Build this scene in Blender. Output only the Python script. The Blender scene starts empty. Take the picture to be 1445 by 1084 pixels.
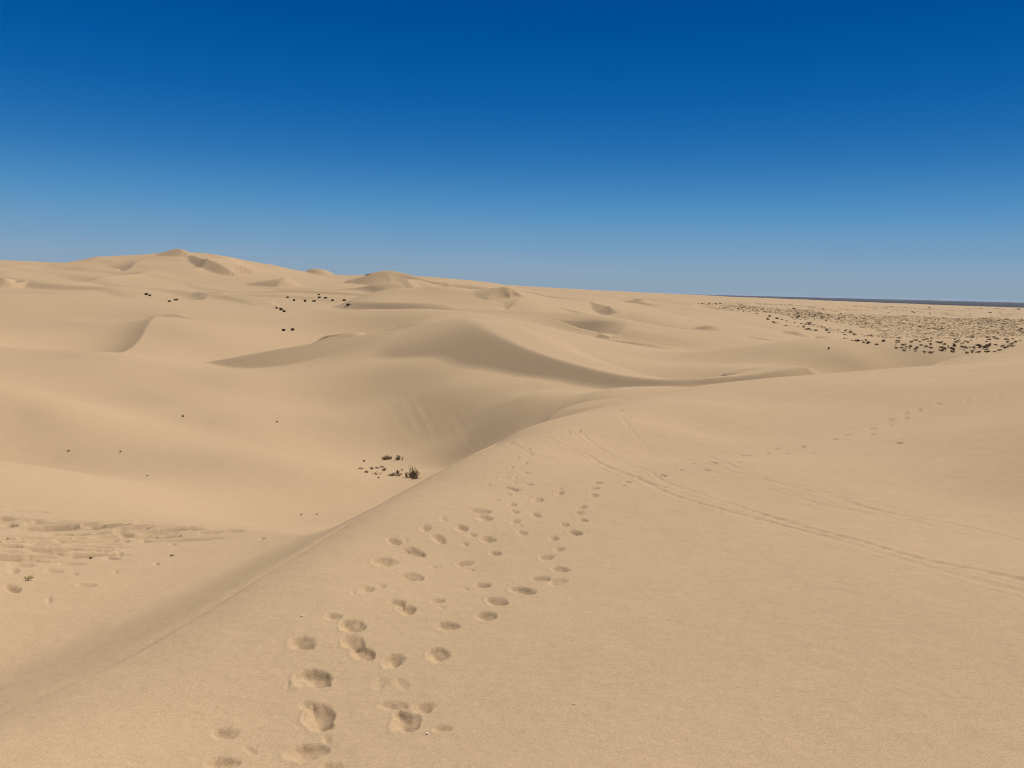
import bpy, math, random, numpy as np
# ------------------------------------------------------------------ camera
PW, PH, FPX = 1445.0, 1084.0, 1112.0
PITCH, ROLL = math.radians(6.87), math.radians(1.39)
Fv = np.array([0, math.cos(PITCH), -math.sin(PITCH)])
R0 = np.array([1.0, 0, 0]); U0 = np.array([0, math.sin(PITCH), math.cos(PITCH)])
Rv = math.cos(ROLL)*R0 + math.sin(ROLL)*U0
Uv = -math.sin(ROLL)*R0 + math.cos(ROLL)*U0
def ray(u, v):
    """photo position -> azimuth (rad, right positive) and tangent of elevation"""
    u = np.asarray(u, float); v = np.asarray(v, float)
    x = (u-PW/2)/FPX; y = (PH/2-v)/FPX
    d = x[..., None]*Rv + y[..., None]*Uv + Fv
    h = np.hypot(d[..., 0], d[..., 1])
    return np.arctan2(d[..., 0], d[..., 1]), d[..., 2]/h
def pt(u, v, r):
    a, t = ray(u, v); return np.array([r*math.sin(a), r*math.cos(a), r*t])
SUN_AZ, SUN_EL = math.radians(45), math.radians(54)
# ------------------------------------------------------------------ generalised cubic RBF in (azimuth, ln range)
FG_S = [(930,592,-.16,1),(990,600,-.14,1),(900,640,-.09,1),(850,620,-.14,1),(1000,575,-.10,.7),(1100,580,-.04,1),(1200,600,0,1),(1300,650,.02,1),(700,800,.0,1),(1000,900,.0,1),(1300,900,.04,1)]
class Field:
    def __init__(s, vals, slopes=(), lam_v=2e-7, lam_g=3e-4):
        P, C, b, L = [], [], [], []
        for (u, v, r) in vals:
            a, t = ray(u, v) if not isinstance(u, str) else v; P.append((float(a), math.log(r))); C.append((1, 0, 0)); b.append(float(t)); L.append(lam_v)
        for (a, r, g, w) in slopes:
            P.append((a, math.log(r))); d = a-SUN_AZ
            C.append((math.cos(d), -math.sin(d), math.cos(d))); b.append(g); L.append(lam_g/w)
        P = np.array(P); C = np.array(C, float); b = np.array(b)
        n = len(P)
        K = s._k(P, C, P, C) + np.diag(L)
        Q = np.stack([C[:, 0], C[:, 0]*P[:, 0]+C[:, 1], C[:, 0]*P[:, 1]+C[:, 2]], 1)
        M = np.zeros((n+3, n+3)); M[:n, :n] = K; M[:n, n:] = Q; M[n:, :n] = Q.T
        w = np.linalg.solve(M, np.concatenate([b, np.zeros(3)]))
        s.P, s.C, s.w, s.c = P, C, w[:n], w[n:]
    @staticmethod
    def _k(X, CX, Y, CY):
        D = X[:, None, :]-Y[None, :, :]
        d = np.sqrt((D**2).sum(-1))+1e-9
        f = d**3
        g = 3*d[..., None]*D
        H = 3*(d[..., None, None]*np.eye(2) + D[..., :, None]*D[..., None, :]/d[..., None, None])
        cx, cy = CX[:, None, :], CY[None, :, :]
        out = cx[..., 0]*cy[..., 0]*f
        out = out + cy[..., 0]*(cx[..., 1]*g[..., 0]+cx[..., 2]*g[..., 1])
        out = out - cx[..., 0]*(cy[..., 1]*g[..., 0]+cy[..., 2]*g[..., 1])
        for i in range(2):
            for j in range(2):
                out = out - cx[..., 1+i]*cy[..., 1+j]*H[..., i, j]
        return out
    def __call__(s, a, rho):
        shp = np.broadcast(a, rho).shape
        A = np.broadcast_to(a, shp).ravel(); B = np.broadcast_to(rho, shp).ravel()
        out = np.empty(A.size)
        wv = s.w*s.C[:, 0]; wa = s.w*s.C[:, 1]; wr = s.w*s.C[:, 2]
        for i in range(0, A.size, 20000):
            da = A[i:i+20000, None]-s.P[:, 0]; dr = B[i:i+20000, None]-s.P[:, 1]
            d = np.sqrt(da*da+dr*dr)
            out[i:i+20000] = (d**3)@wv - 3*(((d*da)@wa)+((d*dr)@wr))
        out += s.c[0]+s.c[1]*A+s.c[2]*B
        return out.reshape(shp)
def catmull(src0, dsrc, n, x):
    """dense cubic B-spline weights for sampling n regular nodes at x"""
    f = np.clip((x-src0)/dsrc, 0, n-1); i = np.floor(f).astype(int); q = f-i
    W = np.zeros((len(x), n)); idx = np.arange(len(x))
    b = [(1-q)**3/6, (3*q**3-6*q**2+4)/6, (-3*q**3+3*q**2+3*q+1)/6, q**3/6]
    for k in range(4):
        np.add.at(W, (idx, np.clip(i-1+k, 0, n-1)), b[k])
    return W
def polydist(X, Y, pts, cols):
    """nearest point on polyline: distance (signed, + on the left of travel), interpolated columns, and whether the foot lies inside the line"""
    best = np.full(X.shape, 1e18); sd = np.zeros(X.shape); val = [np.zeros(X.shape) for _ in cols]; ovr = np.zeros(X.shape)
    n = len(pts)-1
    for k in range(n):
        ax, ay = pts[k]; bx, by = pts[k+1]; ex, ey = bx-ax, by-ay; l2 = ex*ex+ey*ey
        q0 = ((X-ax)*ex+(Y-ay)*ey)/l2; q = np.clip(q0, 0, 1)
        dx = X-(ax+q*ex); dy = Y-(ay+q*ey); d2 = dx*dx+dy*dy
        m = d2 < best
        best = np.where(m, d2, best)
        L = math.sqrt(l2); over = np.zeros(X.shape)
        if k == 0: over = over+np.maximum(-q0, 0)*L
        if k == n-1: over = over+np.maximum(q0-1, 0)*L
        perp = (ex*(Y-ay)-ey*(X-ax))/L
        sd = np.where(m, np.where(over > 0, perp, np.sign(perp)*np.sqrt(d2)), sd)
        ovr = np.where(m, over, ovr)
        for c, vv in zip(cols, val):
            vv[...] = np.where(m, c[k]+q*(c[k+1]-c[k]), vv)
    return sd, val, ovr
def smooth_poly(P, n=8):
    """Catmull-Rom resample of rows"""
    P = np.array(P, float); Q = np.vstack([2*P[0]-P[1], P, 2*P[-1]-P[-2]]); out = []
    for i in range(1, len(Q)-2):
        for q in np.arange(n)/n:
            a, b, c, d = Q[i-1], Q[i], Q[i+1], Q[i+2]
            out.append(.5*(2*b+(c-a)*q+(2*a-5*b+4*c-d)*q*q+(3*b-a-3*c+d)*q**3))
    out.append(P[-1]); return np.array(out)
def smax(a, b, k):
    h = np.clip(.5+.5*(a-b)/k, 0, 1); return b+(a-b)*h+k*h*(1-h)
def smoothstep(e0, e1, x):
    q = np.clip((x-e0)/(e1-e0), 0, 1); return q*q*(3-2*q)
_rng = np.random.default_rng(5)
def vnoise(x, y, seed=0):
    def h(ix, iy):
        n = (ix.astype(np.int64)*374761393 + iy.astype(np.int64)*668265263 + seed*974634777) & 0x7fffffff
        n = ((n ^ (n >> 13))*1274126177) & 0x7fffffff
        n = ((n ^ (n >> 16))*668265263) & 0x7fffffff
        return (n ^ (n >> 15))/float(0x7fffffff)*2-1
    ix, iy = np.floor(x), np.floor(y); fx, fy = x-ix, y-iy
    ux, uy = fx*fx*fx*(fx*(fx*6-15)+10), fy*fy*fy*(fy*(fy*6-15)+10)
    a, b, c, d = h(ix, iy), h(ix+1, iy), h(ix, iy+1), h(ix+1, iy+1)
    return (a*(1-ux)+b*ux)*(1-uy)+(c*(1-ux)+d*ux)*uy
# ------------------------------------------------------------------ grid
HALF = math.radians(41)
NA = 1180
az = np.linspace(-HALF, HALF, NA)
rho = np.concatenate([np.arange(math.log(1.3), math.log(13), .0043), np.arange(math.log(13), math.log(45), .0055), np.arange(math.log(45), math.log(450), .0031), np.arange(math.log(450), math.log(1500), .006),
                      np.arange(math.log(1500), math.log(7000), .02), [math.log(7000)]])
NR = len(rho)
R = np.exp(rho)
A2, R2 = np.meshgrid(az, R, indexing='ij')
X2, Y2 = R2*np.sin(A2), R2*np.cos(A2)
def upsample(F, r0, r1, na=330, nr=420):
    ga = np.linspace(-HALF, HALF, na); gr = np.linspace(math.log(r0), math.log(r1), nr)
    T = F(ga[:, None], gr[None, :])
    return catmull(ga[0], ga[1]-ga[0], na, az) @ T @ catmull(gr[0], gr[1]-gr[0], nr, rho).T
# ------------------------------------------------------------------ foreground dune
def plane(u, v, c=-1.52, gx=.05, gy=-.08):
    a, t = ray(u, v); return (u, v, float(c/(t-gx*math.sin(a)-gy*math.cos(a))))
FG = [plane(*p) for p in [(722,1084),(300,1084),(1000,1084),(1445,1084),(1750,1084),(1445,800),(1700,800),(1000,800),(722,800),(560,900),(850,900),(722,700),(600,780),(850,700),(1000,700),(1200,700),(1440,700)]]
FG += [(1445,600,12.5),(1700,640,9.5),(1000,650,10.8),(850,650,11.2),(1200,650,10.8),(1200,560,21),(1350,560,19.5),
      (-400,1300,2.5),(1000,534,40),(1200,528,45),(1445,500,60),(700,650,20),(550,760,13),(300,900,7)]
# crest of the foreground dune: u, v, range, lee slope
C1 = [(-500,1500,2.3,.5),(-150,1085,3.2,.42),(0,1010,3.82,.36),(80,975,3.98,.36),(150,945,4.17,.36),(225,905,4.45,.38),(300,860,4.9,.4),(350,828,5.3,.42),(400,797,5.8,.45),(450,768,6.4,.48),(500,738,7.15,.5),(550,709,8.2,.55),
      (600,680,9.6,.6),(660,645,11.6,.6),(720,615,14.0,.66),(790,592,17.5,.68),(850,577,21,.66),(872,571,22.6,.5),(892,566.5,24,.2),(930,556,25,.2),(960,548,25.5,.3),(1000,541,26.5,.4),(1100,533,28,.45),
      (1200,525,29,.45),(1300,517,30.5,.4),(1380,511,32,.35),(1415,497,36,.35),(1445,482,40,.35),(1700,420,48,.3)]
FG += [p[:3] for p in C1[1:]]
# ------------------------------------------------------------------ low pad at the lower left
PAD = [(300,800,6.6),(0,900,5.5),(-200,900,5.4),(-300,1084,4.6),(0,740,9.6),(300,765,8.2),(370,746,8.8),(450,741,8.0),(500,736,7.2),(0,722,11),(180,738,9.7),(-250,750,9.5),(-250,700,12),(100,780,7.9),(0,830,6.6)]
E2 = [(-500,690,13),(-250,700,12.5),(0,722,11),(90,731,10.2),(180,738,9.7),(280,743,9.2),(370,746,8.8),(450,741,8.0),(500,735.5,7.1),(560,720,7.5),(700,700,8.6)]
# ------------------------------------------------------------------ everything beyond
G_V = [ # bowl
 (560,665,30),(620,640,33),(480,720,22),(400,730,20.5),(300,725,20),(300,650,29),(200,690,21),(100,700,16),(0,712,13),(-200,690,14),
 (0,650,21),(0,560,38),(0,480,75),(0,420,140),(150,600,36),(150,520,58),(150,450,105),(300,580,45),(300,520,66),(400,620,39),(420,560,54),(-200,560,36),(-200,450,90),
 (640,690,24),(560,735,17),(760,640,23),(850,610,24),
 # bowl's dark wall and the bench above it
 (650,600,37.5),(720,590,33),(780,580,30),(830,572,27.5),(560,560,49),(620,540,48),(700,545,43),(760,555,36),
 (560,500,68),(620,500,64),(680,506,57),(740,527,48),(800,545,41.5),(850,555,36),(880,552,38),(920,548,37),(885,562,28),(930,553,29),
 (540,480,78),(480,508,80),(420,513,82),(340,516,82),(250,500,83),
 # floor strip behind the foreground crest
 (1000,550,37.5),(1060,543,42),(1100,536.5,48),(1150,529,54),(1250,522,58),(1350,515,61),(1420,508,64),(1170,514,56.5),(1250,502.5,60.4),(1350,496.5,63.2),(1420,491,66.2),(1600,478,70),(1250,504,76),(1350,500,80),(1420,496,84),(1300,500,130),(1400,496,170),
 (740,475,75),(800,490,66),(870,505,60),(950,515,55),(1050,520,51),(590,462,80),(565,473,80),(605,449,90),(640,445,92),(480,492,93),(520,484,96),(545,487,80),(500,490,84),(560,475,100),(420,497,95),
 # beyond the slip face on the left, far slope
 (120,486,84),(150,470,94),(190,446,115),(220,430,140),(300,455,118),(400,470,110),(470,455,125),(530,455,120),(580,450,120),(600,470,115),
 (100,420,170),(210,415,200),(300,408,235),(400,437,150),(480,427,180),(350,425,190),(450,405,250),(560,425,170),(620,435,130),(640,415,205),(540,408,230),
 # skyline from left to right, and the drop behind it
 (-250,410,600),(60,410,600),(250,400,650),(400,412,650),(600,416,650),(700,418,700),
 # hollow dunes right of the centre
 (720,440,128),(760,447,122),(700,455,112),(800,462,118),(870,484,100),(950,496,92),(1050,508,82),
 (800,430,190),(760,425,200),(850,440,170),(900,470,135),(950,472,145),(1000,478,140),(900,440,190),(960,450,190),(1050,485,135),(1100,490,130),
 (1000,440,260),(1060,460,200),(1130,475,170),(1180,488,150),(1240,496,170),(1210,480,185),(1110,455,230),(900,428,280),(860,420,330),(800,416,400),
 # scrub plain
 (1000,432,420),(1100,445,330),(1200,470,260),(1300,490,260),(1400,486,270),(1600,500,230),(1200,450,480),(1320,465,560),(1440,465,620),(1600,470,600),
 (1100,432,900),(1250,440,1300),(1420,446,1700),(1000,425,900),(900,418,900),(800,413,900),(1100,424,2500),(1300,433,3000),(1440,439,3200),(1700,450,3000),
 (1440,434.8,7000),(1200,426,7000),(1000,418.9,7000),(900,415.9,7000),(800,412.2,7000),(600,409,7000),(300,402,7000),(0,395,7000),(-300,388,7000),(1700,442,7000)]
# shading: photo position, slope towards the sun (positive = turned away from it), weight
SKY = [(-250,380,330),(0,371,330),(60,374,335),(120,369,350),(180,363,370),(215,362,380),(250,357,395),(300,362,410),(360,372,420),(400,379,425),(440,385,430),(510,390,430),(580,389,430),(640,393,430),(680,396,430),(720,405,420),(755,411,420)]
for (u, v, r) in SKY:
    G_V += [(u, v, r), (u, v+5, r*.88), (u, v+5, r*1.14)]
G_S = [(600,565,.42,1),(640,580,.46,1),(700,580,.46,1),(560,530,.36,.6),(620,610,.42,1),(680,600,.46,1),(750,585,.42,1),(800,580,.44,2),(830,573,.42,2),(858,567,.32,2),
 (640,520,.15,1),(700,530,.12,1),(760,543,.12,1),(600,490,.10,1),(570,475,.10,2),(605,458,.06,2),(630,470,.16,2),(550,500,.12,1),(600,655,-.2,6),(540,690,-.12,1),(400,680,-.02,1),(300,650,.05,1),(200,655,.01,1),(300,600,.04,1),(80,640,.06,1),(50,590,.08,1),(1200,514,.42,3),(1300,507,.38,3),(1380,502,.28,2),(1060,534,.45,3),(100,450,.17,1),(50,410,.12,1),(200,440,.12,.5),(450,600,.05,1),(480,560,.2,.6),
 (200,560,.07,1),(100,500,.10,1),(250,470,.06,.5),(300,540,.07,1),
 (760,448,.15,2),(790,455,.28,3),(820,460,.4,3),(845,458,.46,3),(740,440,.12,.4),(900,468,-.05,1),(950,470,.06,.6),(1000,470,.06,.4),(890,480,.28,4),(940,488,.25,4),(1000,495,.2,4),(1060,500,.22,4),(700,460,-.1,1),(800,480,-.12,1),(900,505,-.10,1),(1000,515,-.08,1),(760,470,-.12,1)]
# wedge dunes with a slip face: crest (u,v,range), lee slope, back slope, side of the lee face, softness
# (u, v, range, lee slope factor); side -1: the lee faces the viewer's side of a crest drawn left to right
VERB = False
WEDGES = [
 dict(c=[(330,512,86,1),(390,501,86.5,1),(450,487,88,1),(480,477,89,1),(502,470,90,1),(516,471.5,91.5,1),(540,480,93,1)], lee=.56, back=.12, side=-1, k=.15, e=.15, reach=5, far=11),
 dict(c=[(655,450.5,79,.30),(668,456.5,68,.6),(684,466,61,.9),(740,490,51,1),(800,510,45.5,1),(870,527,41.5,1),(950,535.5,39.5,1),(1045,530,39.5,1),(1100,523,40.3,1),(1136,517,41.5,1)], lee=.62, back=.10, reach=2.5, side=-1, k=.25, e=.10, soft=1, far=14),
 dict(c=[(497,393,300,.7),(525,386,300,.7),(545,381.5,302,.8),(570,385,302,1),(600,393,300,1),(630,401,298,1),(660,413,296,1)], lee=.6, back=.1, side=-1, k=.4, e=.3, reach=10, far=50),
]
# small slip faces, only where they are seen: positions, height, lee slope, side, back slope
SLIPS = [
 ([(533,471),(548,466),(566,463.5)], 114, .7, .55, -1, .1),
 ([(834,475),(848,465.5),(862,461),(889,456)], 132, 2.2, .5, 1, .06, 4.0),
 ([(846,470),(856,474),(869,480)], 118, .6, .5, -1, .1),
 ([(836,477.5),(860,480),(893,483),(930,487),(965,491.5)], 112, .55, .45, -1, .08),
 ([(700,437),(709,431),(722,428.5),(737,428)], 135, 1.6, .5, 1, .05, 3.0),
 ([(690,428),(700,420),(713,414.5),(726,419),(737,428)], 155, 1.8, .55, -1, .15),
 ([(781,434),(815,437.5),(847,441.7),(880,441.5),(907,442)], 175, .9, .4, -1, .06),
 ([(833,431.5),(852,428),(862,430),(868,439)], 210, 1.8, .5, -1, .2),
 ([(872,428),(893,429),(920,432),(948,436)], 280, 1.1, .5, -1, .05),
 ([(882,426),(905,422.6),(932,429)], 330, 2.2, .5, -1, .2),
 ([(938,444),(949,452),(970,450)], 220, 1.2, .5, -1, .1),
 ([(978,464.5),(1003,461.5),(1028,465)], 180, .8, .5, -1, .1),
 ([(1016,478.5),(1045,477),(1072,478),(1100,482.5)], 150, .5, .5, -1, .08),
 ([(1100,482),(1109,488),(1130,491.5)], 150, 1.2, .5, -1, .1),
 ([(1116,504),(1126,509),(1137,516)], 95, .7, .5, -1, .1),
 ([(1100,467),(1125,468),(1149,472.5)], 190, 1.3, .45, -1, .1),
 ([(1150,472.5),(1165,475),(1180,480.5),(1207,492)], 180, 1.5, .55, -1, .1),
 ([(1208,491.5),(1240,494),(1272,499)], 170, .45, .4, -1, .1),
 ([(1050,446),(1080,447),(1120,452)], 300, .8, .4, -1, .1),
 # far slope on the left
 ([(148,494),(163,484),(180,474),(200,461),(218,448),(240,440)], 92, 1.7, .45, 1, .24, 3.5),
 ([(222,445),(243,441),(262,446),(290,453)], 118, .3, .42, -1, .04),
 ([(258,425),(277,424.5),(290,415),(299,411.5)], 190, 3.2, .5, 1, .06, 3.0),
 ([(298,411.5),(330,416),(370,424),(400,434)], 200, .9, .3, 1, .06),
 ([(185,424),(210,428),(246,424)], 170, .8, .35, -1, .05),
 ([(160,378),(172,369),(186,361.5),(200,364)], 320, 4.0, .45, 1, .2, 3.0),
 ([(232,357),(250,350),(268,356),(290,364)], 390, 3.5, .4, -1, .25),
 ([(262,355),(285,366),(310,373),(342,387)], 370, 2.6, .5, -1, .04),
 ([(390,402),(399,391),(408,390),(416,397)], 250, 2.4, .5, -1, .15),
 ([(430,384),(447,380),(470,386)], 415, 2.6, .5, -1, .3),
 ([(-20,396),(0,392.5),(14,396.5),(40,401)], 250, 2.0, .5, -1, .15),
 ([(520,401),(560,404),(600,413)], 250, 1.4, .3, -1, .1),
]
def pol_cols(C):
    P = smooth_poly(C, 10); xyz = np.array([pt(p[0], p[1], p[2]) for p in P]); return P, xyz
def visible(Z):
    T = Z/R2; M = np.maximum.accumulate(T, axis=1); return M
def locate(Z, u, v):
    """range at which the view through a photo position meets the ground"""
    a, t = ray(u, v); i = int(round((float(a)+HALF)/(2*HALF)*(NA-1))); i = min(max(i, 0), NA-1)
    T = Z[i]/R; M = np.maximum.accumulate(T); j = int(np.searchsorted(M, float(t)))
    j = min(max(j, 1), NR-1)
    m0, m1 = M[j-1], M[j]; q = 0 if m1 <= m0 else (float(t)-m0)/(m1-m0)
    return float(a), float(R[j-1]+(R[j]-R[j-1])*q)
def wedge(Z, xyz, lee, back, side, k, e, span, reach, far=1e9):
    cx, cy = xyz[:, 0].mean(), xyz[:, 1].mean()
    span = span+np.hypot(xyz[:, 0]-cx, xyz[:, 1]-cy).max()*1.25
    ca, cr = math.atan2(cx, cy), math.hypot(cx, cy)
    w = min(math.asin(min(span/cr, .99)), 2*HALF)
    i0, i1 = np.searchsorted(az, [ca-w, ca+w]); j0, j1 = np.searchsorted(R, [max(cr-span, 1.5), cr+span])
    if i1-i0 < 2 or j1-j0 < 2: return
    x, y = X2[i0:i1, j0:j1], Y2[i0:i1, j0:j1]
    sd, (zc, lf, e), ov = polydist(x, y, xyz[:, :2], [xyz[:, 2], lee, np.broadcast_to(e, (len(xyz),))])
    d = sd*side; dd = np.sqrt(d*d+e*e)-e        # d positive on the lee side
    D = zc-(lf+back)/2*dd-(lf-back)/2*d-np.where(d < 0, .35*np.maximum(dd-reach, 0)**2/(np.maximum(dd-reach, 0)+1.2*reach), 0)-.4*np.maximum(np.sqrt(ov*ov+4*e*e)-2*e, 0)
    z0 = Z[i0:i1, j0:j1]; up = smax(z0, D, k)-z0
    Z[i0:i1, j0:j1] = z0+up*np.where(d < 0, 1-smoothstep(.4*far, far, -d), 1)
def add_wedges(Z):
    for w in WEDGES:
        P, xyz = pol_cols(w['c'])
        wedge(Z, xyz, w['lee']*P[:, 3], w['back'], w['side'], w['k'], (np.interp(P[:, 0], [650, 720, 840], [.8, .2, .06]) if w.get('soft') else w['e']), 60, w['reach'], w.get('far', 1e9))
    Z0 = Z.copy()
    for pts, seed, h, lee, side, back, *cut in SLIPS:
        P = smooth_poly(pts, 8); n = len(P); A, T = ray(P[:, 0], P[:, 1]); rr = np.zeros(n); hs = np.zeros(n)
        def root(i, hh, p):
            ii = min(max(int(round((A[i]+HALF)/(2*HALF)*(NA-1))), 0), NA-1)
            f = R*T[i]-Z0[ii]-hh
            k = np.nonzero((f[:-1] > 0) & (f[1:] <= 0) & (R[:-1] > 45))[0]
            return R[k[np.argmin(np.abs(np.log(R[k]/p)))]] if len(k) else p
        ra, rb, m = root(0, .03*h, seed), root(n-1, .03*h, seed), n//2
        q = np.arange(n)/(n-1); rr = np.exp(np.log(ra)+(np.log(rb)-np.log(ra))*q)
        bow = min(max(root(m, h, rr[m])/rr[m]-1, -.07), .07)
        rr = rr*(1+bow*4*q*(1-q))
        if VERB: print(pts[0], h, 'r %.0f..%.0f' % (rr[0], rr[-1]), 'mid %.0f seed %d' % (rr[n//2], seed), 'over', [round(float(rr[i]*T[i]-np.interp(rr[i], R, Z0[min(max(int(round((A[i]+HALF)/(2*HALF)*(NA-1))), 0), NA-1)])), 1) for i in (0, n//4, n//2, 3*n//4, n-1)])
        xyz = np.stack([rr*np.sin(A), rr*np.cos(A), rr*T], 1)
        if cut:                                   # a hollow scooped out beside the edge instead of a raised crest
            cx, cy = xyz[:, 0].mean(), xyz[:, 1].mean(); span = np.hypot(xyz[:, 0]-cx, xyz[:, 1]-cy).max()*1.2+9*h/lee; cr = math.hypot(cx, cy); ca = math.atan2(cx, cy)
            i0, i1 = np.searchsorted(az, [ca-span/cr, ca+span/cr]); j0, j1 = np.searchsorted(R, [max(cr-span, 20), cr+span])
            hs = h*np.maximum(np.sin(np.pi*np.arange(n)/(n-1)), 0)**.7
            sd, (hh,), ov = polydist(X2[i0:i1, j0:j1], Y2[i0:i1, j0:j1], xyz[:, :2], [hs]); d = np.maximum(sd*side, 0)/(h/lee)
            Z[i0:i1, j0:j1] -= hh*np.exp(-(ov/(2*h))**2)*(1-np.exp(-(d/.8)**1.15))*np.exp(-(d/cut[0])**2)*1.25
            continue
        wedge(Z, xyz, np.full(n, lee*1.12), back, side, .06*h, .04*h, 14*h+6, 4*h, 9*h)
    return Z
def compose(Zg, Zf, Zp):
    n = int(np.searchsorted(R, 90)); x, y = X2[:, :n], Y2[:, :n]
    P, xyz = pol_cols(E2)
    sdE, (zE,), _ = polydist(x, y, xyz[:, :2], [xyz[:, 2]]); qE = np.abs(sdE)
    pad = Zp[:, :n]; pad = pad+(zE-pad)*np.exp(-(qE/.8)**2)
    P, xyz = pol_cols(C1)
    sd, (zc, lee), _ = polydist(x, y, xyz[:, :2], [xyz[:, 2], P[:, 3]]); q = np.abs(sd)
    fg = Zf[:, :n]; zc = zc+np.clip(fg-zc, -.3, .3)*np.exp(-(q/.10)**2)      # both sides meet exactly at the crest
    slip = zc-lee*q-.5*np.maximum(q-2.5, 0)
    foot = zc-.46*(1-np.exp(-(q/.50)**1.1)); padz = foot+(pad-foot)*smoothstep(.9, 3.2, q)
    w = smoothstep(-.12, -.02, A2[:, :n])      # the pad exists only on the left
    out = np.where(sdE > 0, smax(padz-.55*qE-.03*qE*qE, -smax(-Zg[:, :n], -(padz-.03+.22*qE), .02), .15*np.clip(qE/.6, 1e-4, 1)), padz); out = out+(Zg[:, :n]-out)*w
    o = Zg.copy(); o[:, :n] = np.where(sd > 0, smax(slip, out, .10*np.clip(q/.6, 1e-4, 1)), fg)
    return o
PRINTS = """426 908 40 17 1;470 870 24 9 .8;496 883 38 17 1;498 907 34 18 1;513 922 36 20 .9;556 933 34 18 1;632 884 38 13 .9;618 924 34 18 .9;446 957 52 24 1;451 1013 50 38 1;433 995 26 4 .6;
555 996 40 10 .6;599 999 36 15 .8;572 1018 42 32 .9;624 1028 34 5 .5;433 1061 64 28 .7;461 1043 18 6 .4;537 964 26 16 .3;568 966 24 16 .3;406 967 10 12 .3;466 1083 34 14 .6;316 1035 40 14 .8;312 1077 52 20 .8;354 1059 16 3 .4;
561 850 30 9 .9;575 860 32 14 1;618 848 26 7 .8;624 857 14 6 .4;518 832 26 10 .7;539 827 16 4 .6;501 836 16 5 .4;580 814 32 13 1;681 826 26 8 .9;658 831 12 5 .4;700 848 34 13 .9;686 869 34 14 .9;738 833 34 13 .8;
543 793 38 12 1;585 780 30 12 1;572 776 16 4 .5;555 764 20 8 .9;573 763 8 3 .5;600 745 18 7 .8;619 760 22 9 .7;652 745 20 7 .9;626 732 14 5 .4;678 721 32 6 .8;685 731 24 7 .8;689 762 22 7 .9;667 755 14 4 .8;654 796 28 9 .9;663 804 18 5 .4;614 800 20 5 .4;
699 781 20 7 .8;656 768 14 5 .5;737 752 18 5 .7;727 736 16 5 .9;756 727 14 6 .9;727 722 14 5 .9;723 712 14 5 .9;759 706 18 8 .9;746 702 10 3 .5;790 696 14 6 .9;791 690 10 3 .6;720 689 16 4 .9;728 692 14 4 .7;718 698 10 3 .7;747 684 16 3 .6;
713 674 8 4 1;727 674 8 3 .5;726 681 8 3 .6;742 667 9 3 .7;722 659 7 3 .7;742 653 8 3 .7;730 646 7 3 .7;749 641 8 2.5 .7;747 634 8 2.5 .7;720 625 8 2.5 .8;735 742 8 3 .7;690 684 8 3 .5;702 705 9 3 .6;
844 681 15 4 .9;839 689 15 4 .9;838 699 15 5 .9;821 716 15 6 .9;818 724 16 4 .7;823 734 15 5 .8;797 740 15 5 .8;813 752 22 7 1;781 760 16 6 .9;789 775 17 7 .8;770 787 24 8 .9;791 804 26 10 .8;763 817 28 8 .8;786 822 30 10 .5;
886 680 11 3 .9;879 685 8 3 .5;901 673 11 3 .8;935 671 12 4 .9;817 609 8 2.5 1;791 616 4 2 .9;803 610 5 2 .9;888 588 5 2 .9;876 579 6 2 .8;
952 664 6 2 .6;960 663 8 3 .7;978 654 10 2.5 .8;996 663 12 3 .9;1007 653 10 4 .8;1018 654 6 2 .8;1042 652 10 3 .8;1050 643 18 3 .8;1083 640 9 3.2 1;1095 633 8 2.5 .7;1108 640 14 2.5 .5;1132 630 8 3 1;1145 639 10 2.5 .5;
1177 620 9 3 .9;1194 614 12 2.5 .6;1230 605 12 2.5 .6;1230 613 10 3 .7;1268 625 9 3 .7;1256 593 10 2.5 .4;1256 601 10 2.5 .4;1277 583 9 2.2 .5;1278 590 9 2.2 .5;1297 579 7 2.5 .8;1324 570 6 2.2 .7;1365 565 6 2 .5;1409 562 4 2 .5;
16 830 20 7 1;69 847 9 8 .5;370 760 11 3 .8;122 826 28 4 .6;221 796 10 3 .6;219 757 8 3 .6;8 731 34 6 1;10 743 34 6 1;69 734 56 5 .9;64 746 72 6 1;11 760 42 6 .9;50 759 38 8 .8;90 755 52 5 .9;132 760 62 9 .9;94 763 26 5 .7;
172 748 24 4 1;125 744 38 4 1;199 746 28 4 .8;177 754 20 4 .8;185 736 72 5 .7;225 738 62 4 .7;290 745 100 4 .8;238 758 28 4 .7;205 764 13 4 .7;180 764 11 3 .7;244 768 12 3 .6;50 779 42 5 .8;75 774 30 4 .8;11 770 28 4 1;22 787 62 4 .9;
144 777 24 5 .6;158 788 24 4 .6;169 780 11 3 .6;125 771 62 3 .5;75 806 22 3 .6;100 796 36 3 .5;105 810 11 3 .5;19 805 16 6 .4;36 721 52 4 .5;163 807 10 3 .5;330 750 30 3 .5;300 752 40 3 .5;60 768 40 3 .7;150 768 40 3 .6;110 785 40 4 .5;30 797 30 4 .5"""
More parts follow.
